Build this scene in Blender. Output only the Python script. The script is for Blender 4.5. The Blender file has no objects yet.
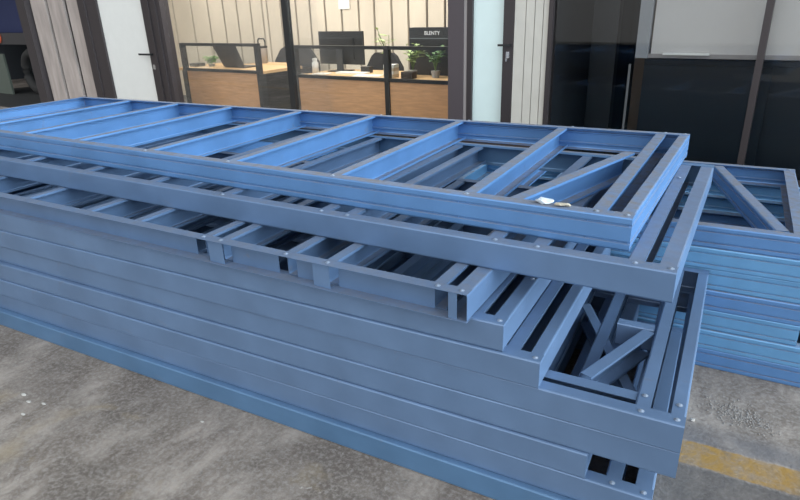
import bpy, math, random
from mathutils import Vector, Matrix
random.seed(7)
SC = bpy.context.scene
C = SC.collection

# ------------------------------------------------------------------ camera
CF = 596.711
CR = Vector((0.8769875, 0.4794765, -0.0315471))
CU = Vector((-0.1562384, 0.3466220, 0.9249015))
CW = Vector((-0.4544034, 0.8061982, -0.3788958))
CC = Vector((0, -1.4167, 1.4694))
cam = bpy.data.cameras.new('camera')
cam.sensor_width = 36
cam.lens = CF / 800 * 36
cam.clip_start = 0.02
co = bpy.data.objects.new('camera', cam)
C.objects.link(co)
co.matrix_world = Matrix(((CR.x, CU.x, -CW.x, CC.x), (CR.y, CU.y, -CW.y, CC.y), (CR.z, CU.z, -CW.z, CC.z), (0, 0, 0, 1)))
SC.camera = co

# ------------------------------------------------------------------ materials
def mat(name, col, rough=0.6, metal=0.0, noise=0.0, nscale=8.0, bump=0.0, bscale=40.0, spec=0.5, stretch=None):
    m = bpy.data.materials.new(name)
    m.use_nodes = True
    nt = m.node_tree
    b = nt.nodes['Principled BSDF']
    b.inputs['Base Color'].default_value = (*col, 1)
    b.inputs['Roughness'].default_value = rough
    b.inputs['Metallic'].default_value = metal
    b.inputs['Specular IOR Level'].default_value = spec
    tc = nt.nodes.new('ShaderNodeTexCoord')
    mp = nt.nodes.new('ShaderNodeMapping')
    nt.links.new(tc.outputs['Object'], mp.inputs[0])
    if stretch:
        mp.inputs['Scale'].default_value = stretch
    if noise:
        n = nt.nodes.new('ShaderNodeTexNoise')
        n.inputs['Scale'].default_value = nscale
        n.inputs['Detail'].default_value = 6
        nt.links.new(mp.outputs[0], n.inputs['Vector'])
        r = nt.nodes.new('ShaderNodeMapRange')
        r.inputs[1].default_value = 0.3; r.inputs[2].default_value = 0.7
        r.inputs[3].default_value = 1 - noise; r.inputs[4].default_value = 1 + noise
        nt.links.new(n.outputs['Fac'], r.inputs[0])
        mx = nt.nodes.new('ShaderNodeVectorMath'); mx.operation = 'SCALE'
        mx.inputs[0].default_value = col
        nt.links.new(r.outputs[0], mx.inputs['Scale'])
        nt.links.new(mx.outputs[0], b.inputs['Base Color'])
    if bump:
        n2 = nt.nodes.new('ShaderNodeTexNoise')
        n2.inputs['Scale'].default_value = bscale
        n2.inputs['Detail'].default_value = 5
        nt.links.new(mp.outputs[0], n2.inputs['Vector'])
        bp = nt.nodes.new('ShaderNodeBump')
        bp.inputs['Strength'].default_value = bump
        bp.inputs['Distance'].default_value = 0.01
        nt.links.new(n2.outputs['Fac'], bp.inputs['Height'])
        nt.links.new(bp.outputs[0], b.inputs['Normal'])
    return m

def steel(name, col, dust, rough=0.36, metal=0.35, dcol=(0.15, 0.15, 0.165)):
    """blue coated sheet steel; settled dust lies on the upward faces, scuffs anywhere"""
    m = mat(name, col, rough, metal)
    nt = m.node_tree; L = nt.links
    b = nt.nodes['Principled BSDF']
    tc = next(n for n in nt.nodes if n.type == 'TEX_COORD')
    n1 = nt.nodes.new('ShaderNodeTexNoise'); n1.inputs['Scale'].default_value = 5; n1.inputs['Detail'].default_value = 8
    L.new(tc.outputs['Object'], n1.inputs['Vector'])
    v = nt.nodes.new('ShaderNodeMapRange'); v.inputs[1].default_value = .3; v.inputs[2].default_value = .7
    v.inputs[3].default_value = .88; v.inputs[4].default_value = 1.1
    L.new(n1.outputs['Fac'], v.inputs[0])
    base = nt.nodes.new('ShaderNodeVectorMath'); base.operation = 'SCALE'; base.inputs[0].default_value = col
    L.new(v.outputs[0], base.inputs['Scale'])
    geo = nt.nodes.new('ShaderNodeNewGeometry')
    sx = nt.nodes.new('ShaderNodeSeparateXYZ'); L.new(geo.outputs['True Normal'], sx.inputs[0])
    up = nt.nodes.new('ShaderNodeMapRange'); up.inputs[1].default_value = .75; up.inputs[2].default_value = .95
    L.new(sx.outputs[2], up.inputs[0])
    n2 = nt.nodes.new('ShaderNodeTexNoise'); n2.inputs['Scale'].default_value = 22; n2.inputs['Detail'].default_value = 9
    n2.inputs['Roughness'].default_value = .65
    L.new(tc.outputs['Object'], n2.inputs['Vector'])
    dr = nt.nodes.new('ShaderNodeMapRange'); dr.inputs[1].default_value = .35; dr.inputs[2].default_value = .65
    dr.inputs[3].default_value = dust * .55; dr.inputs[4].default_value = min(1, dust * 1.25)
    L.new(n2.outputs['Fac'], dr.inputs[0])
    mu = nt.nodes.new('ShaderNodeMath'); mu.operation = 'MULTIPLY'
    L.new(up.outputs[0], mu.inputs[0]); L.new(dr.outputs[0], mu.inputs[1])
    # scuffs
    n3 = nt.nodes.new('ShaderNodeTexNoise'); n3.inputs['Scale'].default_value = 9; n3.inputs['Detail'].default_value = 10
    n3.inputs['Distortion'].default_value = 1.2
    L.new(tc.outputs['Object'], n3.inputs['Vector'])
    sr = nt.nodes.new('ShaderNodeMapRange'); sr.inputs[1].default_value = .66; sr.inputs[2].default_value = .74
    sr.inputs[3].default_value = 0; sr.inputs[4].default_value = .35
    L.new(n3.outputs['Fac'], sr.inputs[0])
    mxx = nt.nodes.new('ShaderNodeMath'); mxx.operation = 'MAXIMUM'
    L.new(mu.outputs[0], mxx.inputs[0]); L.new(sr.outputs[0], mxx.inputs[1])
    mix = nt.nodes.new('ShaderNodeMix'); mix.data_type = 'RGBA'
    L.new(mxx.outputs[0], mix.inputs[0]); L.new(base.outputs[0], mix.inputs[6]); mix.inputs[7].default_value = (*dcol, 1)
    L.new(mix.outputs[2], b.inputs['Base Color'])
    rr = nt.nodes.new('ShaderNodeMapRange'); rr.inputs[3].default_value = rough; rr.inputs[4].default_value = .75
    L.new(mxx.outputs[0], rr.inputs[0]); L.new(rr.outputs[0], b.inputs['Roughness'])
    mm = nt.nodes.new('ShaderNodeMapRange'); mm.inputs[3].default_value = metal; mm.inputs[4].default_value = 0
    L.new(mxx.outputs[0], mm.inputs[0]); L.new(mm.outputs[0], b.inputs['Metallic'])
    # faint waviness of thin sheet
    n4 = nt.nodes.new('ShaderNodeTexNoise'); n4.inputs['Scale'].default_value = 3.5; n4.inputs['Detail'].default_value = 2
    L.new(tc.outputs['Object'], n4.inputs['Vector'])
    bp = nt.nodes.new('ShaderNodeBump'); bp.inputs['Strength'].default_value = .2; bp.inputs['Distance'].default_value = .008
    L.new(n4.outputs['Fac'], bp.inputs['Height']); L.new(bp.outputs[0], b.inputs['Normal'])
    return m

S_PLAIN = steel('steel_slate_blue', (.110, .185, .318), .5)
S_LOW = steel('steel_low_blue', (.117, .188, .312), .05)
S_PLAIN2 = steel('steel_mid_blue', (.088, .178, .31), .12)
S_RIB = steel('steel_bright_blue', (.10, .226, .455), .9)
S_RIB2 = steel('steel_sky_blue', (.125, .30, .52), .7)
M_SCREW = mat('zinc_screw', (.30, .36, .45), .4, .5)

def emat(name, col, e):
    m = mat(name, col, .5)
    b = m.node_tree.nodes['Principled BSDF']
    b.inputs['Emission Color'].default_value = (*col, 1)
    b.inputs['Emission Strength'].default_value = e
    return m

def glass(name, tint=(1, 1, 1), refl=1.0):
    m = bpy.data.materials.new(name); m.use_nodes = True
    nt = m.node_tree; nt.nodes.clear()
    o = nt.nodes.new('ShaderNodeOutputMaterial')
    t = nt.nodes.new('ShaderNodeBsdfTransparent'); t.inputs[0].default_value = (*tint, 1)
    g = nt.nodes.new('ShaderNodeBsdfGlossy'); g.inputs['Roughness'].default_value = 0.0
    fr = nt.nodes.new('ShaderNodeFresnel'); fr.inputs[0].default_value = 1.5
    mu = nt.nodes.new('ShaderNodeMath'); mu.operation = 'MULTIPLY'; mu.inputs[1].default_value = refl
    nt.links.new(fr.outputs[0], mu.inputs[0])
    mx = nt.nodes.new('ShaderNodeMixShader')
    nt.links.new(mu.outputs[0], mx.inputs[0]); nt.links.new(t.outputs[0], mx.inputs[1]); nt.links.new(g.outputs[0], mx.inputs[2])
    nt.links.new(mx.outputs[0], o.inputs[0])
    return m

# ------------------------------------------------------------------ mesh helpers
class MB:
    def __init__(s): s.v = []; s.f = []
    def add(s, vs, fs):
        n = len(s.v); s.v += [tuple(v) for v in vs]; s.f += [tuple(i + n for i in f) for f in fs]
    def box(s, x0, x1, y0, y1, z0, z1):
        vs = [(x, y, z) for z in (z0, z1) for y in (y0, y1) for x in (x0, x1)]
        s.add(vs, [(0, 2, 3, 1), (4, 5, 7, 6), (0, 1, 5, 4), (2, 6, 7, 3), (0, 4, 6, 2), (1, 3, 7, 5)])
    def bar(s, p, q, w, h):   # square bar between two points
        p = Vector(p); q = Vector(q); d = (q - p).normalized()
        u = d.cross(Vector((0, 0, 1)))
        if u.length < .01: u = Vector((1, 0, 0))
        u.normalize(); n = u.cross(d)
        vs = [e + u * a * w / 2 + n * b * h / 2 for e in (p, q) for a, b in ((-1, -1), (1, -1), (1, 1), (-1, 1))]
        s.add(vs, [(0, 1, 2, 3), (7, 6, 5, 4), (0, 4, 5, 1), (1, 5, 6, 2), (2, 6, 7, 3), (3, 7, 4, 0)])
    def lathe(s, cx, cy, prof, n=16, ang=0):
        base = len(s.v)
        for r, z in prof:
            for i in range(n):
                a = 2 * math.pi * i / n
                s.v.append((cx + r * math.cos(a), cy + r * math.sin(a), z))
        for k in range(len(prof) - 1):
            for i in range(n):
                j = (i + 1) % n
                s.f.append((base + k * n + i, base + k * n + j, base + (k + 1) * n + j, base + (k + 1) * n + i))
        s.f.append(tuple(base + i for i in reversed(range(n))))
        s.f.append(tuple(base + (len(prof) - 1) * n + i for i in range(n)))
    def tube(s, pts, r, n=8):
        pts = [Vector(p) for p in pts]; base = len(s.v)
        for k, p in enumerate(pts):
            d = (pts[min(k + 1, len(pts) - 1)] - pts[max(k - 1, 0)]).normalized()
            u = d.cross(Vector((0, 0, 1)))
            if u.length < .01: u = Vector((1, 0, 0))
            u.normalize(); w = u.cross(d)
            rr = r[k] if isinstance(r, (list, tuple)) else r
            for i in range(n):
                a = 2 * math.pi * i / n
                s.v.append(tuple(p + u * rr * math.cos(a) + w * rr * math.sin(a)))
        for k in range(len(pts) - 1):
            for i in range(n):
                j = (i + 1) % n
                s.f.append((base + k * n + i, base + k * n + j, base + (k + 1) * n + j, base + (k + 1) * n + i))
        s.f.append(tuple(base + i for i in reversed(range(n))))
        s.f.append(tuple(base + (len(pts) - 1) * n + i for i in range(n)))
    def prism(s, poly, axis_from, axis_to):   # poly: list of 3D points at from, translated to 'to'
        d = Vector(axis_to) - Vector(axis_from); n = len(poly)
        vs = [Vector(p) for p in poly] + [Vector(p) + d for p in poly]
        fs = [tuple(reversed(range(n))), tuple(range(n, 2 * n))] + [(i, (i + 1) % n, (i + 1) % n + n, i + n) for i in range(n)]
        s.add(vs, fs)
    def build(s, name, m, parent=None, xf=None, smooth=False):
        me = bpy.data.meshes.new(name)
        v = [tuple(xf(*p)) for p in s.v] if xf else s.v
        me.from_pydata(v, [], s.f); me.update()
        import bmesh
        bm = bmesh.new(); bm.from_mesh(me); bmesh.ops.recalc_face_normals(bm, faces=bm.faces); bm.to_mesh(me); bm.free()
        if m: me.materials.append(m)
        if smooth:
            for p in me.polygons: p.use_smooth = True
        o = bpy.data.objects.new(name, me); C.objects.link(o)
        if parent: o.parent = parent
        return o

def tag(o, label=None, cat=None, group=None, kind=None):
    if label: o['label'] = label
    if cat: o['category'] = cat
    if group: o['group'] = group
    if kind: o['kind'] = kind
    return o

def thing(name, label, cat, loc=(0, 0, 0), rz=0, group=None):
    o = bpy.data.objects.new(name, None); C.objects.link(o)
    o.location = loc; o.rotation_euler = (0, 0, rz); o.empty_display_size = .1
    return tag(o, label, cat, group)

# ------------------------------------------------------------------ sheet steel members
T = .0016
def offset_poly(pl, t):
    """thicken an open polyline (a,b) to both sides by t/2"""
    L_, R_ = [], []
    n = len(pl)
    for i, p in enumerate(pl):
        p = Vector(p)
        d0 = (p - Vector(pl[i - 1])).normalized() if i else None
        d1 = (Vector(pl[i + 1]) - p).normalized() if i < n - 1 else None
        if d0 is None: d0 = d1
        if d1 is None: d1 = d0
        nn = Vector((-(d0.y + d1.y), d0.x + d1.x))
        if nn.length < 1e-6: nn = Vector((-d0.y, d0.x))
        nn.normalize()
        c = max(.35, nn.dot(Vector((-d0.y, d0.x))))
        L_.append(p + nn * t / 2 / c); R_.append(p - nn * t / 2 / c)
    return L_, R_

def sweep(mb, p, q, prof, side=1):
    """prof (a,b): a = horizontal distance from the web line, to the left of p->q when side=1; b = height"""
    p = Vector((*p, 0)) if len(p) == 2 else Vector(p); q = Vector((*q, 0)) if len(q) == 2 else Vector(q)
    d = (q - p).normalized(); perp = Vector((-d.y, d.x, 0)) * side
    A, B = offset_poly(prof, T); n = len(prof)
    vs = []
    for e in (p, q):
        for s_ in (A, B):
            vs += [e + perp * a.x + Vector((0, 0, a.y)) for a in s_]
    fs = []
    for i in range(n - 1):
        fs.append((i, i + 1, 2 * n + i + 1, 2 * n + i))                 # side A
        fs.append((n + i, 2 * n + n + i, 2 * n + n + i + 1, n + i + 1))    # side B
        fs.append((i, n + i, n + i + 1, i + 1))                           # caps
        fs.append((2 * n + i, 2 * n + i + 1, 3 * n + i + 1, 3 * n + i))
    fs.append((0, 2 * n, 3 * n, n)); fs.append((n - 1, 2 * n - 1, 4 * n - 1, 3 * n - 1))
    mb.add(vs, fs)

def web(h, z0, ribs):
    if not ribs: return [(0, z0), (0, z0 + h)]
    d = .006
    out = [(0, z0)]
    for c in (.24, .76):
        out += [(0, z0 + h * (c - .055)), (d, z0 + h * (c - .02)), (d, z0 + h * (c + .02)), (0, z0 + h * (c + .055))]
    return out + [(0, z0 + h)]

def u_prof(h, z0, fl, ribs=False, lip=0):
    w = web(h, z0, ribs)
    c = .0045
    w = [(c * .6, z0), (0, z0 + c)] + w[1:-1] + [(0, z0 + h - c), (c * .35, z0 + h - c * .3), (c, z0 + h)]
    pl = [(fl, z0)] + w + [(fl, z0 + h)]
    if lip: pl = [(fl, z0 + lip)] + pl + [(fl, z0 + h - lip)]
    return pl

H = .09
def screw(parent, x, y, z):
    mb = MB(); mb.lathe(x, y, [(.008, z), (.0085, z + .001), (.0045, z + .002), (.0045, z + .0035), (.002, z + .004)], 10)
    mb.build('screw', M_SCREW, parent)

def steel_frame(label, group, k, xr, xl, Y, S, W, m, ribs=False, near='in', studs=(), end_w=.045, stud_w=.04,
                inner_rail=None, braces=(), crossbars=(), gaps=(), tabs=(), screws=(), zbase=0.0, stud_ribs=False, far_m=None, brace_ribs=False, Wl=None, hh=None, skew=0):
    """one welded wall frame lying flat; local x runs from -(length) to 0, y from 0 (near rail) to W"""
    z0 = zbase + (k - 1) * H
    rz = math.atan(S)
    e = thing('steel_truss', label, 'steel frame', (xr, Y + S * xr, z0), rz, group)
    Ln = (xr - xl) / math.cos(rz)
    h = (hh or H) - .0008 - T
    Wl = W if Wl is None else Wl
    wf = lambda lx_: W + (Wl - W) * (-lx_ / Ln)      # the far rail may run slightly out of parallel
    b0 = .0004 + T / 2
    lx = lambda x: (x - xr) / math.cos(rz)
    # near rail
    mb = MB()
    if near == 'in':
        sweep(mb, (-Ln, T / 2), (0, T / 2), u_prof(h, b0, .042, ribs))
    else:
        # channel opened towards the viewer, web set back and cut out where the studs come through
        wy = .042
        sweep(mb, (-Ln, 0), (0, 0), [(0, b0 + h), (wy, b0 + h)])
        sweep(mb, (-Ln, 0), (0, 0), [(0, b0), (wy, b0)])
        xs = -Ln
        for g0, g1 in sorted((lx(a), lx(b)) for a, b in gaps):
            if g0 > xs: sweep(mb, (xs, wy), (g0, wy), [(0, b0), (0, b0 + h)])
            xs = g1
        if xs < -.02: sweep(mb, (xs, wy), (-.002, wy), [(0, b0), (0, b0 + h)])
        for a, b, yy in tabs:
            t = MB(); sweep(t, (lx(a), yy), (lx(b), yy), [(0, b0 + T), (0, b0 + h - T)])
            t.box(lx(a), lx(b), yy + .001, .04, b0 + T, b0 + 2 * T)
            t.build('web_tab', m, e)
    mb.build('rail', m, e)
    mb = MB(); sweep(mb, (-Ln, Wl - T / 2), (0, W - T / 2), u_prof(h, b0, .042, ribs), -1)
    mb.build('rail', far_m or m, e)
    hs = h - 2 * T; bs = b0 + T
    y0 = T * 1.5 if near == 'in' else .003
    y1 = W - 2 * T
    mb = MB(); sweep(mb, (-T / 2, y0), (-T / 2, y1), u_prof(hs, bs, end_w, ribs)); mb.build('end_rail', m, e)
    mb = MB(); sweep(mb, (-Ln + T / 2, y0), (-Ln + T / 2, Wl - 2 * T), u_prof(hs, bs, end_w, ribs), -1); mb.build('end_rail', m, e)
    for x in studs:
        ya = y0 if near == 'in' else .046
        mb = MB(); sweep(mb, (lx(x) - stud_w, ya), (lx(x) - stud_w + skew * (1 if x < -.5 else .35), wf(lx(x)) - 2 * T), u_prof(hs, bs, stud_w, stud_ribs, .009), -1); mb.build('stud', m, e)
    if inner_rail:
        a0, a1, yy, ww = inner_rail
        mb = MB(); sweep(mb, (lx(a0), yy + ww), (lx(a1), yy + ww), u_prof(hs - T * 2, bs - T, ww), -1); mb.build('inner_rail', m, e)
    for (ax, ay), (bx, by), sd, ww in braces:
        pa, pb = Vector((lx(ax), ay)), Vector((lx(bx), by)); dd = (pb - pa).normalized()
        if sd == 1:      # channel open to the right: web on the far left edge
            of = Vector((-dd.y, dd.x)) * ww; pa += of; pb += of; s2 = -1
        else: s2 = 1
        mb = MB(); sweep(mb, (pa.x, pa.y), (pb.x, pb.y), u_prof(hs - 2 * T, bs, ww, brace_ribs, .008), s2); mb.build('brace', m, e)
    for (ax, ay), (bx, by) in crossbars:
        mb = MB(); sweep(mb, (lx(ax), ay), (lx(bx), by), u_prof(hs - 2 * T, bs, .035)); mb.build('crossbar', m, e)
    for sx, sy in screws: screw(e, lx(sx), sy, (hh or H) - .0008)
    return e

def reg(x0, x1, step=.5, off=0):
    out = []; x = x1
    while x > x0: out.append(x + random.uniform(-.012, .012)); x -= step
    return out

GM = 'blue steel frames lying flat in the big near stack'
XL = -4.45
# frame 1: on the ground
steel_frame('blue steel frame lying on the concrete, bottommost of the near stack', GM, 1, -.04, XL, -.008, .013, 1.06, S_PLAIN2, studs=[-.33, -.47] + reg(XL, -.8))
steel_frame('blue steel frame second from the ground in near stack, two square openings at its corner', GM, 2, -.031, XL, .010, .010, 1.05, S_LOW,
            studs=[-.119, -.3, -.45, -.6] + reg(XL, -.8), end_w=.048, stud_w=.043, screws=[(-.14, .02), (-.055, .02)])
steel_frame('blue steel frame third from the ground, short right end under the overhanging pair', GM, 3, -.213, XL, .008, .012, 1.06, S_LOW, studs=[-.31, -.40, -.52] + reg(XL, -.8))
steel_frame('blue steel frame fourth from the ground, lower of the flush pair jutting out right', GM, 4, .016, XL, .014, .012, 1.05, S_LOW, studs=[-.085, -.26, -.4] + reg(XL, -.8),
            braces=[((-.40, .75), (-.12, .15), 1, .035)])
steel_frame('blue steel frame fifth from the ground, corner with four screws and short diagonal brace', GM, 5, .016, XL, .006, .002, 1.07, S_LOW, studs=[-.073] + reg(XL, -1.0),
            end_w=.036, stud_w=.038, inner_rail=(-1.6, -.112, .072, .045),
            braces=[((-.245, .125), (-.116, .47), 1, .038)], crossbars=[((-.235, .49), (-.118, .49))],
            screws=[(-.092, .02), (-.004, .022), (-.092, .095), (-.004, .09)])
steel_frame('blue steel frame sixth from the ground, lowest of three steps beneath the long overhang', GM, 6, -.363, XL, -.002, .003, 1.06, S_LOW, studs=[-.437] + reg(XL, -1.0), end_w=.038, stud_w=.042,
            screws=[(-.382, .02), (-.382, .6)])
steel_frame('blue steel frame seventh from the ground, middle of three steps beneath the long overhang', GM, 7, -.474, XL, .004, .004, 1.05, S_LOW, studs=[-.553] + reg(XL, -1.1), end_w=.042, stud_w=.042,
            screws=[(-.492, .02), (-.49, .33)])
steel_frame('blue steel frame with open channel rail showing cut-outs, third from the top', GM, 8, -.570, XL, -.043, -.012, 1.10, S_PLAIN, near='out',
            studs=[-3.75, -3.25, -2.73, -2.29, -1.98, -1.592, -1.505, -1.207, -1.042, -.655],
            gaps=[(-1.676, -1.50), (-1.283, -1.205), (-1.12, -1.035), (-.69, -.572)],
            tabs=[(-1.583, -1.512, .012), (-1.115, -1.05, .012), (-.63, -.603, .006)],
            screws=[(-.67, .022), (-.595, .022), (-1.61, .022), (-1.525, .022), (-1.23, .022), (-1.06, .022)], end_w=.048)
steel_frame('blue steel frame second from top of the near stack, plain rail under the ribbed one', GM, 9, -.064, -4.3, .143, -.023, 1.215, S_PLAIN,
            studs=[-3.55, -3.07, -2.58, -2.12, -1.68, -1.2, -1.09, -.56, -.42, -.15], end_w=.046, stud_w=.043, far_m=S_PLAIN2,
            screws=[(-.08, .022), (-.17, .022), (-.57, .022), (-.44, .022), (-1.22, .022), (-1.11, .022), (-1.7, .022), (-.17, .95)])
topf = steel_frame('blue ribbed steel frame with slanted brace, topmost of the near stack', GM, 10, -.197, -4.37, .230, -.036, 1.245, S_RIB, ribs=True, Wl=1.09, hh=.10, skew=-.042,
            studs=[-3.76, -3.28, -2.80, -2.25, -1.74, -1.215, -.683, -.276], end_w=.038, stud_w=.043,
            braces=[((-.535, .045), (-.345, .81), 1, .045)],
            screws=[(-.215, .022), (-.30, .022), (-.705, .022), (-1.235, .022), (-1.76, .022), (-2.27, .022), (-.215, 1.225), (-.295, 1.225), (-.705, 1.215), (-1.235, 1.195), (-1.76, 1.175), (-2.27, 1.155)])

GR = 'blue ribbed steel frames in the stack behind on the right'
RL = ['blue ribbed steel frame on the ground, bottommost of the stack behind on the right',
      'blue ribbed steel frame second from the ground in the right-hand stack behind',
      'blue ribbed steel frame third from the ground in the right-hand stack, rail ending short',
      'blue ribbed steel frame halfway up the right-hand stack behind',
      'blue ribbed steel frame third from the top of the right-hand stack behind',
      'blue ribbed steel frame just below the top one of the right-hand stack',
      'blue ribbed steel frame with long diagonal brace, topmost of the right-hand stack behind']
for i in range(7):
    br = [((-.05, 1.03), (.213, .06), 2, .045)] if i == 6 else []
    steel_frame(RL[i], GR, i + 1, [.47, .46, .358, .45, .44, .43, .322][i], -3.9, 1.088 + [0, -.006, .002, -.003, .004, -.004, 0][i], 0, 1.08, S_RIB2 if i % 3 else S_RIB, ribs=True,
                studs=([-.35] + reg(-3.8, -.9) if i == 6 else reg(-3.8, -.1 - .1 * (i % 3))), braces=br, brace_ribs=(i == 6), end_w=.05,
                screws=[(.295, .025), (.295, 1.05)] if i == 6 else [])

# bent offcut and plastic scrap lying on the stack
b = MB()
sweep(b, (0, 0), (.13, 0), [(0, 0), (0, .05), (.045, .055)])
sweep(b, (0, .05), (.13, .05), [(0, .002), (.03, .002)])
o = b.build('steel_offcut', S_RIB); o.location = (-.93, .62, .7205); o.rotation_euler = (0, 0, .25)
tag(o, 'small bent blue steel offcut lying inside the stack beneath the top panel', 'offcut')
def scrap(name, loc, r, label, m, cat, seed, group=None, sc=(1, .6, .35)):
    rnd = random.Random(seed)
    import bmesh
    bm = bmesh.new(); bmesh.ops.create_icosphere(bm, subdivisions=2, radius=1)
    for v in bm.verts:
        k = r * rnd.uniform(.55, 1.15)
        v.co = Vector((v.co.x * k * sc[0], v.co.y * k * sc[1], max(-.85, v.co.z) * k * sc[2] + .85 * r * sc[2]))
    me = bpy.data.meshes.new(name); bm.to_mesh(me); bm.free(); me.materials.append(m)
    o = bpy.data.objects.new(name, me); C.objects.link(o); o.location = loc
    mn = min(v.co.z for v in me.vertices); o.location.z -= mn
    return tag(o, label, cat, group)
M_PLAST = mat('clear_plastic', (.55, .62, .68), .2)
M_TAPE = mat('tan_tape', (.42, .38, .30), .4)
scrap('plastic_scrap', (-.452, .272, .9095), .028, 'crumpled pale plastic scrap on the near rail of the top panel', M_PLAST, 'scrap', 3)
scrap('tape_scrap', (-.40, .268, .9095), .02, 'crumpled tan tape scrap beside the plastic on the top panel rail', M_TAPE, 'scrap', 4, sc=(1.3, .6, .3))

# ------------------------------------------------------------------ ground
def ground_mat():
    m = mat('worn_concrete', (.22, .21, .2), .8)
    nt = m.node_tree; L = nt.links; N = nt.nodes.new
    b = nt.nodes['Principled BSDF']
    tc = next(n for n in nt.nodes if n.type == 'TEX_COORD')
    def noise(scale, det=8, rough=.6, dist=0, st=None):
        n = N('ShaderNodeTexNoise'); n.inputs['Scale'].default_value = scale; n.inputs['Detail'].default_value = det
        n.inputs['Roughness'].default_value = rough; n.inputs['Distortion'].default_value = dist
        if st:
            mp = N('ShaderNodeMapping'); mp.inputs['Scale'].default_value = st; mp.inputs['Rotation'].default_value = (0, 0, .6)
            L.new(tc.outputs['Object'], mp.inputs[0]); L.new(mp.outputs[0], n.inputs['Vector'])
        else: L.new(tc.outputs['Object'], n.inputs['Vector'])
        return n.outputs['Fac']
    def rng(src, a, b_, c, d):
        r = N('ShaderNodeMapRange'); r.inputs[1].default_value = a; r.inputs[2].default_value = b_; r.inputs[3].default_value = c; r.inputs[4].default_value = d
        L.new(src, r.inputs[0]); return r.outputs[0]
    def mix(f, c1, c2):
        x = N('ShaderNodeMix'); x.data_type = 'RGBA'
        L.new(f, x.inputs[0])
        for i, c in ((6, c1), (7, c2)):
            if isinstance(c, tuple): x.inputs[i].default_value = (*c, 1)
            else: L.new(c, x.inputs[i])
        return x.outputs[2]
    def mul(a, b_):
        x = N('ShaderNodeMath'); x.operation = 'MULTIPLY'
        L.new(a, x.inputs[0])
        if isinstance(b_, (int, float)): x.inputs[1].default_value = b_
        else: L.new(b_, x.inputs[1])
        return x.outputs[0]
    col = mix(rng(noise(1.6, 8, .65, .4), .40, .60, 0, 1), (.105, .086, .072), (.305, .262, .225))
    col = mix(rng(noise(7, 10, .7, .3, (1, .45, 1)), .42, .60, 0, .85), col, (.10, .078, .064))
    col = mix(rng(noise(60, 6, .7), .45, .65, 0, .6), col, (.30, .275, .25))
    col = mix(rng(noise(28, 8, .75, .5), .6, .66, 0, .5), col, (.09, .085, .08))
    col = mix(rng(noise(11, 10, .8, .8), .63, .68, 0, .7), col, (.46, .44, .41))       # pale chips
    col = mix(rng(noise(2.3, 8, .6, .5), .58, .67, 0, .38), col, (.31, .24, .14))          # tan stains
    sep = N('ShaderNodeSeparateXYZ'); L.new(tc.outputs['Object'], sep.inputs[0])
    # yellow painted line, worn
    e = N('ShaderNodeMath'); e.operation = 'ADD'; L.new(sep.outputs[1], e.inputs[0]); L.new(rng(noise(14, 6), 0, 1, -.012, .012), e.inputs[1])
    y = e.outputs[0]
    band = mul(rng(y, .430, .436, 0, 1), rng(y, .555, .561, 1, 0))
    wear = rng(noise(13, 10, .75, .6), .42, .60, .95, .3)
    col = mix(mul(band, wear), col, (.27, .155, .03))
    # darker concrete on the viewer's side of the line, bluish grey strip beyond
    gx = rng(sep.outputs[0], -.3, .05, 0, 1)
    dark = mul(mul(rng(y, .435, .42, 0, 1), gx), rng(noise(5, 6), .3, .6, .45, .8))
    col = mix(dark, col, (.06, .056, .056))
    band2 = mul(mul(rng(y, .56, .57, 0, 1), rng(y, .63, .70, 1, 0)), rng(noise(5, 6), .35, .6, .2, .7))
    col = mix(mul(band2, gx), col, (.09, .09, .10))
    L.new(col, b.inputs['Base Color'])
    L.new(rng(noise(5, 5), .3, .7, .5, .85), b.inputs['Roughness'])
    bp = N('ShaderNodeBump'); bp.inputs['Strength'].default_value = .6; bp.inputs['Distance'].default_value = .006
    L.new(noise(45, 10, .7), bp.inputs['Height']); L.new(bp.outputs[0], b.inputs['Normal'])
    return m
g = MB(); g.box(-25, 20, -14, 20, -.2, 0)
tag(g.build('floor', ground_mat()), kind='structure')
M_STONE = mat('pale_stone', (.42, .40, .37), .9)
M_STONE2 = mat('grey_rubble', (.21, .195, .18), .95)
scrap('stone_chip', (.045, .683, 0), .009, 'small white stone chip just right of the near stack, above the yellow line', M_STONE, 'stone', 11, sc=(1.2, .8, .6))
rr = random.Random(5)
mb = MB()
for i in range(420):   # crumbled mortar nobody could count
    a = rr.gauss(0, 1); bq = rr.gauss(0, 1)
    x = .20 + a * .05; y = .79 + bq * .034 - a * .012; s_ = rr.uniform(.0012, .0042)
    mb.lathe(x, y, [(s_, 0), (s_ * rr.uniform(.8, 1.2), s_ * .5), (s_ * .4, s_ * rr.uniform(.6, 1.0))], 5)
tag(mb.build('rubble_patch', M_STONE2), 'patch of crumbled grey mortar on the concrete between the right stack and yellow line', 'rubble', kind='stuff')
for i, (x, y, s_) in enumerate([(-2.44, -.36, .014), (-2.37, -.38, .012), (-2.30, -.36, .01), (-2.31, -.44, .011), (-1.62, -.15, .008)]):
    scrap('stone_chip', (x, y, 0), s_ * .7, ['leftmost white chip of the cluster on the concrete at far left', 'second white chip from the left in the cluster at far left', 'white chip at the right end of the cluster at far left',
          'white chip lying nearest the viewer in the cluster at far left', 'single white chip on the concrete close to the front of the near stack'][i], M_STONE, 'stone', 20 + i, sc=(1.8, .8, .25))

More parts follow.
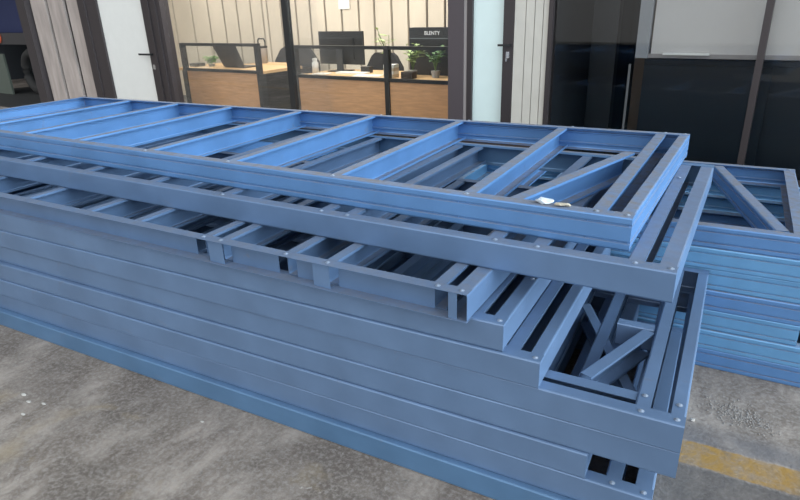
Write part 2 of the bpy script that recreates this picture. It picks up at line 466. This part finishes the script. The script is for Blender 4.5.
# ------------------------------------------------------------------ building front; facade frame: u along, d inward, z up
TH = math.atan(-.1)
CT, ST = math.cos(TH), math.sin(TH)
def Fx(u, d, z): return (u * CT - d * ST, 3.5 + u * ST + d * CT, z)
def ray(px, py): return CW + CR * ((px - 400) / CF) - CU * ((py - 250) / CF)
def st(name, boxes, m, parent=None):
    mb = MB()
    for bx in boxes: mb.box(*bx)
    o = mb.build(name, m, parent, xf=Fx)
    if not parent: tag(o, kind='structure')
    return o
M_FRAME = mat('dark_bronze_aluminium', (.042, .035, .037), .45, .3)
M_PILLAR = mat('plum_grey_metal', (.068, .056, .063), .5, .1)
M_LTRIM = mat('pale_grey_trim', (.30, .28, .28), .5)
M_DOOR = mat('white_door', (.62, .63, .61), .4, noise=.02)
M_DOOR2 = mat('white_glazed_door', (.62, .75, .745), .3, noise=.02)
M_PLANK = mat('weathered_grey_plank', (.31, .27, .25), .7, noise=.22, nscale=3, stretch=(3, 3, .6))
M_CREAM = mat('cream_slat', (.50, .485, .44), .5, noise=.04)
M_BLACK = mat('black_metal', (.012, .013, .014), .4)
M_GAP = mat('dark_gap', (.02, .018, .018), .9)
M_SLAT = mat('beige_wall_panel', (.62, .56, .465), .6, noise=.07, nscale=2.5, stretch=(1, 1, .4))
M_WOOD = mat('oak_veneer', (.56, .30, .145), .45, noise=.16, nscale=5, stretch=(1, 1, 9))
M_WOODTOP = mat('light_oak_top', (.62, .40, .20), .4, noise=.08, nscale=6)
M_ROOMF = mat('grey_carpet', (.10, .10, .10), .9, noise=.1)
M_DARKW = mat('room_shade_dark', (.02, .023, .028), .8)  # near-black: shade of the unlit room and passage put into the colour
M_BLIND = mat('grey_blind_reflection', (.60, .58, .57), .8, noise=.3, nscale=260, bump=.2, bscale=300)
M_GLASS = glass('window_glass', (.97, .98, .98), .3)
M_GLASS3 = glass('screen_glass', (.98, .99, .99), .25)
M_GLASS2 = glass('tinted_glass', (.90, .91, .91), .5)
M_CHROME = mat('brushed_chrome', (.6, .6, .6), .25, .9)
TOP = 2.9
# header and roof edge over the whole front
st('wall_upper_front', [(-10.1, 3.2, -.06, .12, 2.55, 3.1)], M_PILLAR)
st('ceiling', [(-10.0, 3.2, .12, 3.4, 2.62, 2.72)], mat('white_ceiling', (.7, .7, .68), .8))
st('trim_1', [(-9.93, -9.68, -.06, .16, 0, 2.55)], M_FRAME)
# weathered plank wall
st('wall_front_left', [(-9.68, -7.98, .05, .12, 0, 2.55)], M_GAP)
for i, (a, b_) in enumerate(((-9.64, -9.22), (-9.14, -8.72), (-8.62, -8.28))):
    mb = MB(); mb.box(a, b_, .015, .05, 0, 2.55)
    o = mb.build('trim_%d' % (i + 10), M_PLANK, xf=Fx); tag(o, kind='structure')
st('trim_2', [(-8.26, -7.98, -.03, .12, 0, 2.55), (-8.12, -8.06, -.05, -.03, 0, 2.55)], M_FRAME)
# white door
d1 = st('door_1', [(-7.80, -6.79, .0, .045, .02, 2.2)], M_DOOR)
fr = MB(); fr.box(-7.98, -7.80, -.03, .1, 0, 2.3); fr.box(-6.79, -6.60, -.03, .1, 0, 2.3); fr.box(-7.98, -6.60, -.03, .1, 2.2, 2.3); fr.box(-6.66, -6.62, -.05, -.03, 0, 2.3)
fr.build('door_frame', M_FRAME, d1, xf=Fx)
hd = MB(); hd.box(-6.98, -6.72, -.07, -.055, .975, .998); hd.box(-6.75, -6.72, -.055, 0, .975, .998)
hd.build('door_handle', M_BLACK, d1, xf=Fx)
hd = MB(); hd.box(-6.76, -6.71, -.036, -.03, .80, .86); hd.build('lock', M_CHROME, d1, xf=Fx)
st('trim_3', [(-6.60, -6.41, -.03, .1, 0, 2.55), (-6.52, -6.48, -.05, -.03, 0, 2.55)], M_FRAME)
# office window
w1 = st('window_1', [(-6.41, -2.345, .0, .08, 2.45, 2.55), (-6.41, -2.345, 0, .08, 0, .30), (-4.385, -4.31, .01, .07, .06, 2.45)], M_BLACK)
mb = MB(); mb.box(-6.41, -4.385, .03, .036, .30, 2.45); mb.box(-4.31, -2.345, .03, .036, .06, 2.45)
mb.build('window_glass', M_GLASS, w1, xf=Fx)
st('trim_4', [(-2.345, -2.19, -.01, .16, 0, 2.55)], M_PILLAR)
st('trim_5', [(-2.19, -2.155, .0, .1, 0, 2.55)], M_LTRIM)
# white glazed door
d2 = st('door_2', [(-2.105, -1.81, .02, .05, .05, 2.25)], M_DOOR2)
fr = MB(); fr.box(-2.155, -2.105, -.01, .09, 0, 2.3); fr.box(-1.81, -1.718, -.01, .09, 0, 2.3); fr.box(-2.155, -1.718, -.01, .09, 2.25, 2.3)
fr.build('door_frame', M_FRAME, d2, xf=Fx)
hd = MB(); hd.box(-1.84, -1.735, -.05, -.038, 1.125, 1.142); hd.box(-1.765, -1.735, -.04, -.01, 1.125, 1.142)
hd.build('door_handle', M_BLACK, d2, xf=Fx)
hd = MB(); hd.lathe(0, 0, [(.02, 0), (.02, .02), (.012, .024)], 12)
kx = MB(); kx.box(-1.775, -1.745, -.02, -.01, 1.03, 1.08); kx.box(-1.765, -1.755, -.045, -.02, 1.005, 1.03); kx.build('lock', M_CHROME, d2, xf=Fx)
# cream slatted panel
st('wall_front_middle', [(-1.718, -1.42, .03, .08, 0, 2.55)], M_GAP)
us = [-1.718, -1.617, -1.54, -1.468, -1.42]
for i in range(4):
    o = MB(); o.box(us[i] + .003, us[i + 1] - .003, .0, .03, 0, 2.55)
    tag(o.build('trim_%d' % (i + 20), M_CREAM, xf=Fx), kind='structure')
# right window wall
w2 = st('window_2', [(-1.42, -1.385, -.01, .09, 0, 2.55), (-1.385, 3.2, 0, .08, 2.45, 2.55), (-1.385, 3.2, 0, .08, 0, .08), (.078, .122, .0, .07, .08, 2.45), (1.9, 1.95, -.02, .09, .08, 2.45)], M_FRAME)
mb = MB(); mb.box(-1.385, .075, .03, .036, .08, 2.45); mb.box(.122, 1.9, .03, .036, .08, 2.45); mb.box(1.95, 3.2, .03, .036, .08, 2.45)
mb.build('window_glass', M_GLASS2, w2, xf=Fx)
mb = MB(); mb.box(-.765, -.752, .012, .03, .08, 1.0); mb.build('window_seal', mat('seal_grey', (.06, .065, .07), .5), w2, xf=Fx)
st('trim_6', [(-2.195, -1.42, -.02, .0, 0, .30), (-1.385, 3.2, -.01, .0, 0, .25)], M_FRAME)
# rooms behind
st('wall_back', [(-10.0, -1.42, 2.46, 2.56, 0, 2.62)], M_GAP)
pl = [(-9.95, -9.5), (-9.5, -8.99), (-8.99, -8.54), (-8.54, -8.15), (-8.15, -7.81), (-7.81, -7.48), (-7.48, -7.21), (-7.21, -7.10), (-7.10, -6.8), (-6.8, -6.47), (-6.47, -6.18), (-6.18, -5.88), (-5.88, -5.56), (-5.56, -5.24), (-5.24, -4.96),
      (-4.96, -4.66), (-4.66, -4.38), (-4.38, -4.08), (-4.08, -3.8), (-3.8, -3.5), (-3.5, -3.2), (-3.2, -2.9), (-2.9, -2.6), (-2.6, -2.3), (-2.3, -2.0), (-2.0, -1.7)]
mb = MB()
for a, b_ in pl: mb.box(a + .018, b_ - .018, 2.42, 2.46, 0, 2.62)
tag(mb.build('trim_30', M_SLAT, xf=Fx), kind='structure')
st('wall_left', [(-10.0, -9.9, .16, 2.46, 0, 2.62)], M_SLAT)
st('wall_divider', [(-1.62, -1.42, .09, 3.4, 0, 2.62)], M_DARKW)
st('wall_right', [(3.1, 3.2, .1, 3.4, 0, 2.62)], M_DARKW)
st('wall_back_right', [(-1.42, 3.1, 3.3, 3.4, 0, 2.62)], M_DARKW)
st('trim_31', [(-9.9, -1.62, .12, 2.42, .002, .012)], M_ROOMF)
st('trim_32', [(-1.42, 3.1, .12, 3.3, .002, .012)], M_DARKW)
st('trim_33', [(-1.42, 3.1, .12, 3.3, 2.60, 2.618)], M_DARKW)

def fthing(name, label, cat, u, d, z, group=None, rz=0):
    return thing(name, label, cat, Fx(u, d, z), TH + rz, group)
def tobj(name, label, cat, mb, m, group=None, smooth=False, xf=Fx):
    return tag(mb.build(name, m, None, xf=xf, smooth=smooth), label, cat, group)
def place(o, u, d, z, rz=0):
    o.location = Fx(u, d, z); o.rotation_euler = (0, 0, TH + rz); return o

# grey roller blind with bottom bar, outdoor reflection painted into its colour
bl = fthing('blind_with_reflection', 'grey speckled blind carrying the outdoor reflection, behind the big right-hand window panes', 'blind', 0, .12, 1.04)
mb = MB(); mb.box(-.64, 3.0, 0, .004, .03, 1.5); mb.build('blind_reflection_face', M_BLIND, bl)
mb = MB(); mb.box(-.655, 3.0, -.012, .016, 0, .03); mb.build('bottom_bar', M_LTRIM, bl)
mb = MB(); mb.box(-.745, -.655, -.03, .03, .0, 1.5); tobj('curtain_edge', 'flat grey side panel left of the speckled blind', 'panel', mb, mat('flat_grey_panel', (.3, .31, .33), .7), xf=lambda x, y, z: Fx(x, y + .12, z + 1.04))
mb = MB(); mb.box(-.545, -.23, .075, .105, 1.066, 1.082); tobj('light_bar', 'slim white bar resting along the bottom edge of the grey blind', 'bar', mb, mat('white_bar', (.85, .85, .83), .4))
# dark cupboard below the blind
cb = fthing('low_cabinet', 'low dark navy cabinet behind the glass under the grey blind', 'cabinet', 0, .3, 0.015)
M_NAVY = mat('navy_laminate', (.006, .011, .017), .35)
mb = MB(); mb.box(-.72, 2.9, 0, .5, 0, 1.0); mb.build('body', M_NAVY, cb)
for i in range(4):
    mb = MB(); mb.box(-.70 + i * .9, .17 + i * .9, -.02, -.001, .06, .96); mb.build('door', M_NAVY, cb)
mb = MB(); mb.box(-1.02, -.86, 0, .012, .02, 2.5); tobj('door_leaf', 'dull brown timber board standing inside the dark glazed bay', 'board', mb, mat('dull_brown_board', (.11, .075, .05), .6), xf=lambda x, y, z: Fx(x, y + 1.2, z))
mb = MB(); mb.box(-1.35, -1.12, 0, .1, .02, 2.0); tobj('tall_locker', 'dark grey locker inside the glazed bay next to the cream slats', 'locker', mb, mat('locker_grey', (.014, .018, .022), .5), xf=lambda x, y, z: Fx(x, y + .9, z))

# ------------------------------------------------------------------ office furniture
def screen_part(label, u0, u1, posts, zt, zl):
    t = fthing('desk_screen', label, 'desk screen', 0, .5, 0.012, 'black framed desk fronts in the office')
    mb = MB(); mb.box(u0, u1, 0, .05, zt - .035, zt); mb.build('top_rail', M_BLACK, t)
    mb = MB(); mb.box(u0, u1, 0, .05, zl - .035, zl); mb.build('lower_rail', M_BLACK, t)
    for p in posts:
        mb = MB(); mb.box(p - .03, p + .03, -.005, .055, 0, zt); mb.build('post', M_BLACK, t)
    mb = MB(); mb.box(u0 + .03, u1 - .03, .012, .04, .08, zl - .035); mb.build('wood_panel', M_WOOD, t)
    mb = MB(); mb.box(u0 + .03, u1 - .03, .022, .027, zl, zt - .035); mb.build('glass_panel', M_GLASS3, t)
screen_part('wood and black framed desk front left of the window mullion', -6.87, -5.35, (-6.84, -5.38), 1.08, .755)
screen_part('long wood and black framed desk front right of the window mullion', -4.77, -2.3, (-4.74, -3.40, -2.33), 1.065, .735)

def desk(label, u0, u1, d0, d1, zt, front=False):
    t = fthing('office_desk', label, 'desk', 0, 0, 0.012, 'light oak office desks')
    mb = MB(); mb.box(u0, u1, d0, d1, zt - .035, zt); mb.build('desk_top', M_WOODTOP, t)
    if front:
        mb = MB(); mb.box(u0, u1, d0 + .03, d0 + .05, .03, zt - .04); mb.build('dark_infill', M_BLACK, t)  # black panel added to darken the space under the desk
    for uu in (u0 + .05, u1 - .05):
        for dd in (d0 + .05, d1 - .05):
            mb = MB(); mb.box(uu - .02, uu + .02, dd - .02, dd + .02, 0, zt - .035); mb.build('leg', M_BLACK, t)
desk('light oak desk behind the left desk front', -7.08, -5.38, .58, 1.3, .745)
desk('light oak desk behind the right desk front', -4.74, -2.3, .58, 1.3, .725)
desk('light oak return desk seen in the gap beside the mullion', -6.47, -5.74, 1.34, 1.62, .745, True)

Z1 = .758; Z2 = .738
# laptop (seen from behind, lid raised)
lp = fthing('laptop', 'open black laptop with raised lid on the left desk', 'laptop', -6.15, .80, Z1)
mb = MB(); mb.box(-.2, .2, 0, .26, 0, .015); mb.build('keyboard_base', M_BLACK, lp)
mb = MB(); mb.prism([(-.21, 0, .012), (.20, 0, .012), (.12, -.06, .315), (-.34, -.06, .315)], (0, 0, 0), (0, -.012, 0)); mb.build('lid', mat('laptop_lid', (.012, .012, .014), .35), lp)
mb = MB(); mb.box(-.1, .02, -.0, .0, 0, 0)
# monitor 1
def monitor(label, u, d, z, w, h, m=M_BLACK, lift=.08, rz=0):
    t = fthing('monitor', label, 'monitor', u, d, z, None, rz)
    mb = MB(); mb.box(-w / 2, w / 2, -.012, .012, lift, lift + h); mb.box(-w * .3, w * .3, -.03, -.012, lift + h * .15, lift + h * .8); mb.build('screen', m, t)
    mb = MB(); mb.box(-.045, .045, -.055, -.03, .01, lift + h * .55); mb.build('stand', mat('stand_grey', (.03, .033, .037), .4), t)
    mb = MB(); mb.box(-.13, .13, -.14, .08, 0, .012); mb.build('base', M_BLACK, t)
    return t
monitor('large black monitor seen from behind on the right desk', -4.49, 1.08, Z2, .70, .385)
m2 = fthing('display_carton', 'black carton with small white lettering at the right end of the right desk', 'carton', -3.10, 1.0, Z2)
mb = MB(); mb.box(-.33, .55, 0, .12, .0, .50); mb.build('body', mat('black_carton', (.012, .014, .018), .5), m2)
mb = MB(); mb.box(-.33, .55, -.004, 0, .385, .392); mb.build('edge_strip', mat('strip_grey', (.15, .17, .18), .4), m2)
cu = bpy.data.curves.new('lettering', 'FONT'); cu.body = 'BLENTY'; cu.size = .056; cu.extrude = .001; cu.align_x = 'CENTER'
lt = bpy.data.objects.new('lettering', cu); C.objects.link(lt)
dg = bpy.context.evaluated_depsgraph_get(); me = bpy.data.meshes.new_from_object(lt.evaluated_get(dg))
bpy.data.objects.remove(lt)
lt = bpy.data.objects.new('lettering', me); C.objects.link(lt); me.materials.append(mat('white_ink', (.8, .82, .85), .5))
lt.parent = m2; lt.location = (-.03, -.002, .425); lt.rotation_euler = (math.pi / 2, 0, 0)

def office_chair(label, u, d, w=.62, rz=0, low=False):
    t = fthing('office_chair', label, 'chair', u, d, 0.012, None, rz)
    M = mat('charcoal_fabric', (.025, .025, .028), .8)
    import bmesh
    mb = MB(); pts = []
    hb = .93 if not low else .9
    poly = [(-w / 2, 0, .55), (w / 2, 0, .55), (w / 2, 0, .72), (w * .34, 0, hb - .04), (w * .24, 0, hb), (-w * .24, 0, hb), (-w * .34, 0, hb - .04), (-w / 2, 0, .72)]
    mb.prism(poly, (0, 0, 0), (0, -.06, 0)); o = mb.build('backrest', M, t)
    mb = MB(); mb.box(-w * .42, w * .42, -.5, -.06, .42, .5); mb.build('seat', M, t)
    mb = MB(); mb.tube([(0, -.25, .08), (0, -.25, .42)], .03); mb.build('gas_column', M_BLACK, t)
    for k in range(5):
        a = k * 2 * math.pi / 5
        mb = MB(); mb.tube([(0, -.25, .1), (.28 * math.cos(a), -.25 + .28 * math.sin(a), .06)], .018)
        mb.lathe(.28 * math.cos(a), -.25 + .28 * math.sin(a), [(.02, 0), (.028, .02), (.02, .045)], 8); mb.build('leg', M_BLACK, t)
    for s_ in (-1, 1):
        mb = MB(); mb.box(s_ * w * .44 - .02, s_ * w * .44 + .02, -.35, -.08, .64, .67); mb.box(s_ * w * .44 - .015, s_ * w * .44 + .015, -.23, -.2, .46, .64); mb.build('armrest', M_BLACK, t)
office_chair('charcoal office chair standing behind the window mullion', -6.24, 2.13, .88)
office_chair('charcoal office chair back showing beside the large monitor', -4.28, 1.72, .56, low=True)

# small things on the desks
def bottle(label, u, d, z, r, h, m, capm, group=None):
    t = fthing('bottle', label, 'bottle', u, d, z, group)
    mb = MB(); mb.lathe(0, 0, [(r, 0), (r, h * .68), (r * .6, h * .78), (r * .6, h * .84)], 14); mb.build('body', m, t, smooth=True)
    mb = MB(); mb.lathe(0, 0, [(r * .75, h * .83), (r * .75, h)], 12); mb.build('cap', capm, t)
    return t
M_WHITE = mat('white_plastic', (.78, .77, .74), .4)
M_GREEN = mat('leaf_green', (.16, .36, .07), .6, noise=.2)
M_GREEN2 = mat('pale_leaf_green', (.36, .48, .20), .6, noise=.2)
M_POT = mat('grey_pot', (.3, .3, .3), .6)
bottle('squat white bottle at the left end of the right desk', -4.69, .8, Z2, .04, .17, M_WHITE, M_WHITE)
tm = fthing('tumbler', 'grey tumbler with dark loop lid standing by the gap in the desk fronts', 'tumbler', -6.28, 1.45, .758)
mb = MB(); mb.lathe(0, 0, [(.06, 0), (.075, .2), (.075, .21)], 14); mb.build('body', mat('smoky_plastic', (.35, .33, .31), .3), tm, smooth=True)
mb = MB(); mb.lathe(0, 0, [(.078, .21), (.078, .235)], 14); mb.tube([(-.07, 0, .23), (-.07, 0, .31), (-.05, 0, .335), (.05, 0, .335), (.07, 0, .31), (.07, 0, .23)], .011); mb.build('lid', M_BLACK, tm)

def plant(label, u, d, z, h, n, seed, mleaf, pot=(.05, .07), name='potted_plant', spread=.5, leaf=.07):
    t = fthing(name, label, 'plant', u, d, z)
    r = random.Random(seed)
    mb = MB(); mb.lathe(0, 0, [(pot[0] * .75, 0), (pot[0], pot[1]), (pot[0] * .85, pot[1])], 12); mb.build('pot', M_POT, t)
    st_ = MB(); lf = MB()
    for i in range(n):
        a = r.uniform(0, 6.28); sp = r.uniform(.2, 1) * spread * h; hh = h * r.uniform(.55, 1)
        pts = [(0, 0, pot[1] * .8), (sp * .3 * math.cos(a), sp * .3 * math.sin(a), pot[1] + hh * .5), (sp * math.cos(a), sp * math.sin(a), pot[1] + hh)]
        st_.tube(pts, .0035, 5)
        for k in range(5):
            q = Vector(pts[1]).lerp(Vector(pts[2]), k / 4); b2 = r.uniform(0, 6.28); L_ = leaf * r.uniform(.6, 1.2)
            dr = Vector((math.cos(b2), math.sin(b2), r.uniform(-.3, .6))).normalized(); sd = dr.cross(Vector((0, 0, 1))).normalized() * L_ * .22
            tip = q + dr * L_; mid = q + dr * L_ * .5 + Vector((0, 0, .006)); low = mid - Vector((0, 0, .003))
            lf.add([q, mid + sd, tip, mid - sd, low], [(0, 1, 2, 3), (0, 4, 1), (1, 4, 2), (2, 4, 3), (3, 4, 0)])
    st_.build('stem', mat('stem_green', (.12, .2, .06), .6), t); lf.build('leaf_cluster', mleaf, t)
    return t
plant('small bright green plant on the left desk beside the laptop', -6.69, .85, Z1, .10, 22, 1, M_GREEN, (.05, .03), spread=.9, leaf=.08)
plant('tall thin plant with a few pale drooping leaves behind the right desk post', -3.66, .92, Z2, .50, 5, 9, M_GREEN2, spread=.3, leaf=.12)
plant('bushy leafy plant in front of the black carton', -3.26, .80, Z2, .30, 10, 12, M_GREEN2, spread=.4, leaf=.09)
plant('dark leafy plant at the right end of the desk by the pillar', -2.98, .82, Z2, .24, 9, 14, mat('dark_leaf_green', (.10, .2, .08), .6), spread=.4, leaf=.09)
def sbox(name, label, cat, u, d, z, w, dep, h, m, rz=0, group=None):
    mb = MB(); mb.box(-w / 2, w / 2, -dep / 2, dep / 2, 0, h)
    o = mb.build(name, m); place(o, u, d, z, rz); return tag(o, label, cat, group)
sbox('phone', 'black desk phone at the left end of the left desk', 'phone', -6.94, .8, Z1, .14, .16, .045, M_BLACK)
sbox('paper_stack', 'white papers under the green plant on the left desk', 'paper', -6.69, .70, .757, .22, .01, .004, M_WHITE)
sbox('keyboard', 'white keyboard in front of the large monitor', 'keyboard', -4.16, .86, Z2, .42, .12, .018, M_WHITE, .05)
sbox('paper_sheet', 'loose white paper sheet near the middle post of the right desk', 'paper', -3.84, .74, Z2, .34, .21, .002, M_WHITE, .3)
sbox('notebook', 'pale papers lying beside the white bottle on the right desk', 'paper', -4.50, .70, Z2, .2, .14, .01, M_WHITE, .1)
M_BEIGE = mat('beige_carton', (.55, .45, .33), .6)
for i in range(4):
    sbox('file_box', ['bottommost beige box of the small pile right of the middle post', 'beige box second from the bottom of the pile right of the middle post', 'beige box second from the top of the pile right of the middle post', 'topmost beige box of the pile right of the middle post'][i],
         'box', -3.48, .70, Z2 + i * .034, .13, .12, .033, [M_BEIGE, M_WHITE, M_BEIGE, M_WHITE][i], .04 * i, 'small boxes piled on the right desk')
sbox('dark_pouch', 'dark brown pouch on the right desk beside the beige boxes', 'pouch', -3.22, .66, Z2, .14, .1, .07, mat('dark_brown', (.03, .02, .015), .6))
sbox('red_folder', 'dark red folder on the desk at the foot of the black carton', 'folder', -2.5, .8, Z2, .3, .14, .02, mat('dark_red', (.16, .03, .025), .6))
sbox('desk_mat', 'black desk mat under the large monitor on the right desk', 'mat', -4.25, .98, Z2 - .0125, .9, .5, .004, M_BLACK)
sbox('mug_box', 'small dark box with white label below the large monitor', 'box', -4.05, 1.0, Z2, .12, .08, .07, M_BLACK)
mb = MB(); mb.box(-5.60, -5.39, 2.405, 2.412, 1.446, 1.75); tobj('wall_notice', 'white paper notice pinned on the beige panelled wall', 'notice', mb, M_WHITE)
# dark bag with strap under the return desk
bg = fthing('duffel_bag', 'dark bag with curled straps on the floor in the gap between desks', 'bag', -5.06, .95, .013)
mb = MB(); mb.box(-.27, .27, 0, .3, 0, .36); mb.build('body', mat('bag_black', (.018, .018, .018), .8), bg)
mb = MB(); mb.tube([(-.24, -.02, .5), (-.1, -.03, .40), (0, -.03, .45), (.12, -.03, .40), (.25, -.02, .48)], .012); mb.tube([(-.24, -.02, .40), (-.1, -.03, .34), (0, -.03, .36), (.12, -.03, .33), (.25, -.02, .4)], .012)
mb.box(-.26, .26, 0, .2, .36, .54); mb.build('strap', mat('strap_grey', (.09, .085, .07), .7), bg)

# ------------------------------------------------------------------ open passage at far left
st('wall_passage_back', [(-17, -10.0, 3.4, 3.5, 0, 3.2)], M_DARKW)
st('passage_shade_roof', [(-17, -10.0, .2, 3.5, 2.6, 2.7)], M_DARKW)  # unseen slab, added to keep the passage dark
st('passage_shade_side', [(-17.1, -17, -.2, 3.5, 0, 3.2)], M_DARKW)  # side wall added to keep light out of the passage
mb = MB()
for i in range(60):
    u = -14.9 + i * .05; mb.box(u, u + .05, 0, .02 + .025 * (i % 2), 1.2, 2.55)
tobj('tarpaulin', 'dark blue ribbed sheet hanging in the passage at far left', 'sheet', mb, mat('navy_sheet', (.012, .02, .075), .5), xf=lambda x, y, z: Fx(x, y + 1.5, z))
mb = MB(); mb.box(-15, -11.9, 1.3, 1.42, .98, 1.2); tobj('passage_beam', 'dark horizontal beam below the blue sheet at far left', 'beam', mb, mat('beam_black', (.035, .033, .035), .6))
sg = fthing('round_badge', 'round orange and white badge on the dark beam at far left', 'badge', -13.95, 1.29, 1.12)
mb = MB(); mb.tube([(0, 0, 0), (0, -.02, 0)], .12, 20); mb.build('rim', mat('badge_orange', (.65, .15, .06), .5), sg)
mb = MB(); mb.tube([(0, -.02, 0), (0, -.025, 0)], .075, 20); mb.build('centre', M_WHITE, sg)
kh = fthing('hook', 'pale metal hook hanging from the beam beside the post at far left', 'hook', -12.45, 1.22, .84)
mb = MB(); mb.tube([(0, 0, .26), (.09, 0, .26), (.1, 0, .17), (0, 0, .15), (.02, 0, .05), (.09, 0, .0)], .013); mb.build('hook_wire', mat('pale_metal', (.5, .5, .5), .4, .5), kh)
sbox('leaning_board', 'grey green board leaning in the dark passage at far left', 'board', -13.85, 1.05, .013, .95, .04, .80, mat('grey_green_board', (.07, .085, .07), .7))
mb = MB()
mb.tube([(0.36 * math.cos(a * math.pi / 12), 0, .45 + .36 * math.sin(a * math.pi / 12)) for a in range(25)], .09, 10)
o = mb.build('tyre', mat('tyre_rubber', (.012, .012, .012), .8), smooth=True); place(o, -12.75, 1.3, .012); tag(o, 'dark tyre standing in the passage behind the post at far left', 'tyre')

mb = MB(); mb.box(-14.6, -10.1, .1, 3.2, .0, .012); tobj('floor_shade', 'black sheet standing in for shade on the ground of the passage at far left', 'mat', mb, mat('shade_black', (.01, .01, .01), .8))  # dark sheet in place of shade on the passage floor
mb = MB()
mb.prism([(-.75, 0, 0), (.75, 0, 0), (.72, 0, .55), (.5, 0, .74), (-.4, 0, .78), (-.7, 0, .6)], (0, 0, 0), (0, .8, 0))
o = mb.build('covered_crate', mat('black_cover', (.02, .021, .024), .6)); place(o, -12.9, 1.7, .012); tag(o, 'black covered crate behind the tyre in the passage at far left', 'crate')

# ------------------------------------------------------------------ light
w = bpy.data.worlds.new('world'); SC.world = w; w.use_nodes = True
nt = w.node_tree; bgn = nt.nodes['Background']
tc = nt.nodes.new('ShaderNodeTexCoord')
def lobe(direction, power, col):
    """soft bright part of the world light, cosine lobe"""
    d = nt.nodes.new('ShaderNodeVectorMath'); d.operation = 'DOT_PRODUCT'
    d.inputs[1].default_value = Vector(direction).normalized()
    nt.links.new(tc.outputs['Generated'], d.inputs[0])
    m1 = nt.nodes.new('ShaderNodeMath'); m1.operation = 'MAXIMUM'; m1.inputs[1].default_value = 0
    nt.links.new(d.outputs['Value'], m1.inputs[0])
    m2 = nt.nodes.new('ShaderNodeMath'); m2.operation = 'POWER'; m2.inputs[1].default_value = power
    nt.links.new(m1.outputs[0], m2.inputs[0])
    sc = nt.nodes.new('ShaderNodeVectorMath'); sc.operation = 'SCALE'; sc.inputs[0].default_value = col
    nt.links.new(m2.outputs[0], sc.inputs['Scale'])
    return sc.outputs[0]
def vadd(a, b_):
    v = nt.nodes.new('ShaderNodeVectorMath'); v.operation = 'ADD'
    nt.links.new(a, v.inputs[0])
    if isinstance(b_, tuple): v.inputs[1].default_value = b_
    else: nt.links.new(b_, v.inputs[1])
    return v.outputs[0]
sky = vadd(lobe((-.42, -.40, .80), 80, (3.2, 3.35, 3.5)), vadd(vadd(lobe((.98, .02, .14), 5, (9.8, 11.2, 12.2)), lobe((-.1, -.88, .44), 4, (1.75, 1.75, 1.75))), (.03, .033, .037)))  # narrow first lobe is added so frame edges catch a highlight
nt.links.new(sky, bgn.inputs[0])
bgn.inputs[1].default_value = 1.0
def area(name, loc, size, sizey, power, col, rot=(0, 0, 0)):
    l = bpy.data.lights.new(name, 'AREA'); l.shape = 'RECTANGLE'; l.size = size; l.size_y = sizey; l.energy = power; l.color = col
    o = bpy.data.objects.new(name, l); C.objects.link(o); o.location = loc; o.rotation_euler = rot
for u in (-8.3, -6.0, -3.8):
    area('unseen_office_lamp', Fx(u, 1.3, 2.58), 1.2, .6, 31, (1, .93, .84), (0, 0, TH))
    area('unseen_office_lamp', Fx(u, .32, 2.5), 1.6, .25, 27, (1, .93, .84), (0, 0, TH))  # unseen row by the window, added to brighten the desk fronts
area('passage_fill', Fx(-13, .8, 2.5), 1, .5, 2, (1, 1, 1), (0, 0, TH))  # unseen fill light for the passage

SC.view_settings.view_transform = 'Standard'
SC.view_settings.look = 'None'
SC.view_settings.gamma = 1
SC.view_settings.exposure = 0.45
SC.view_settings.use_curve_mapping = False
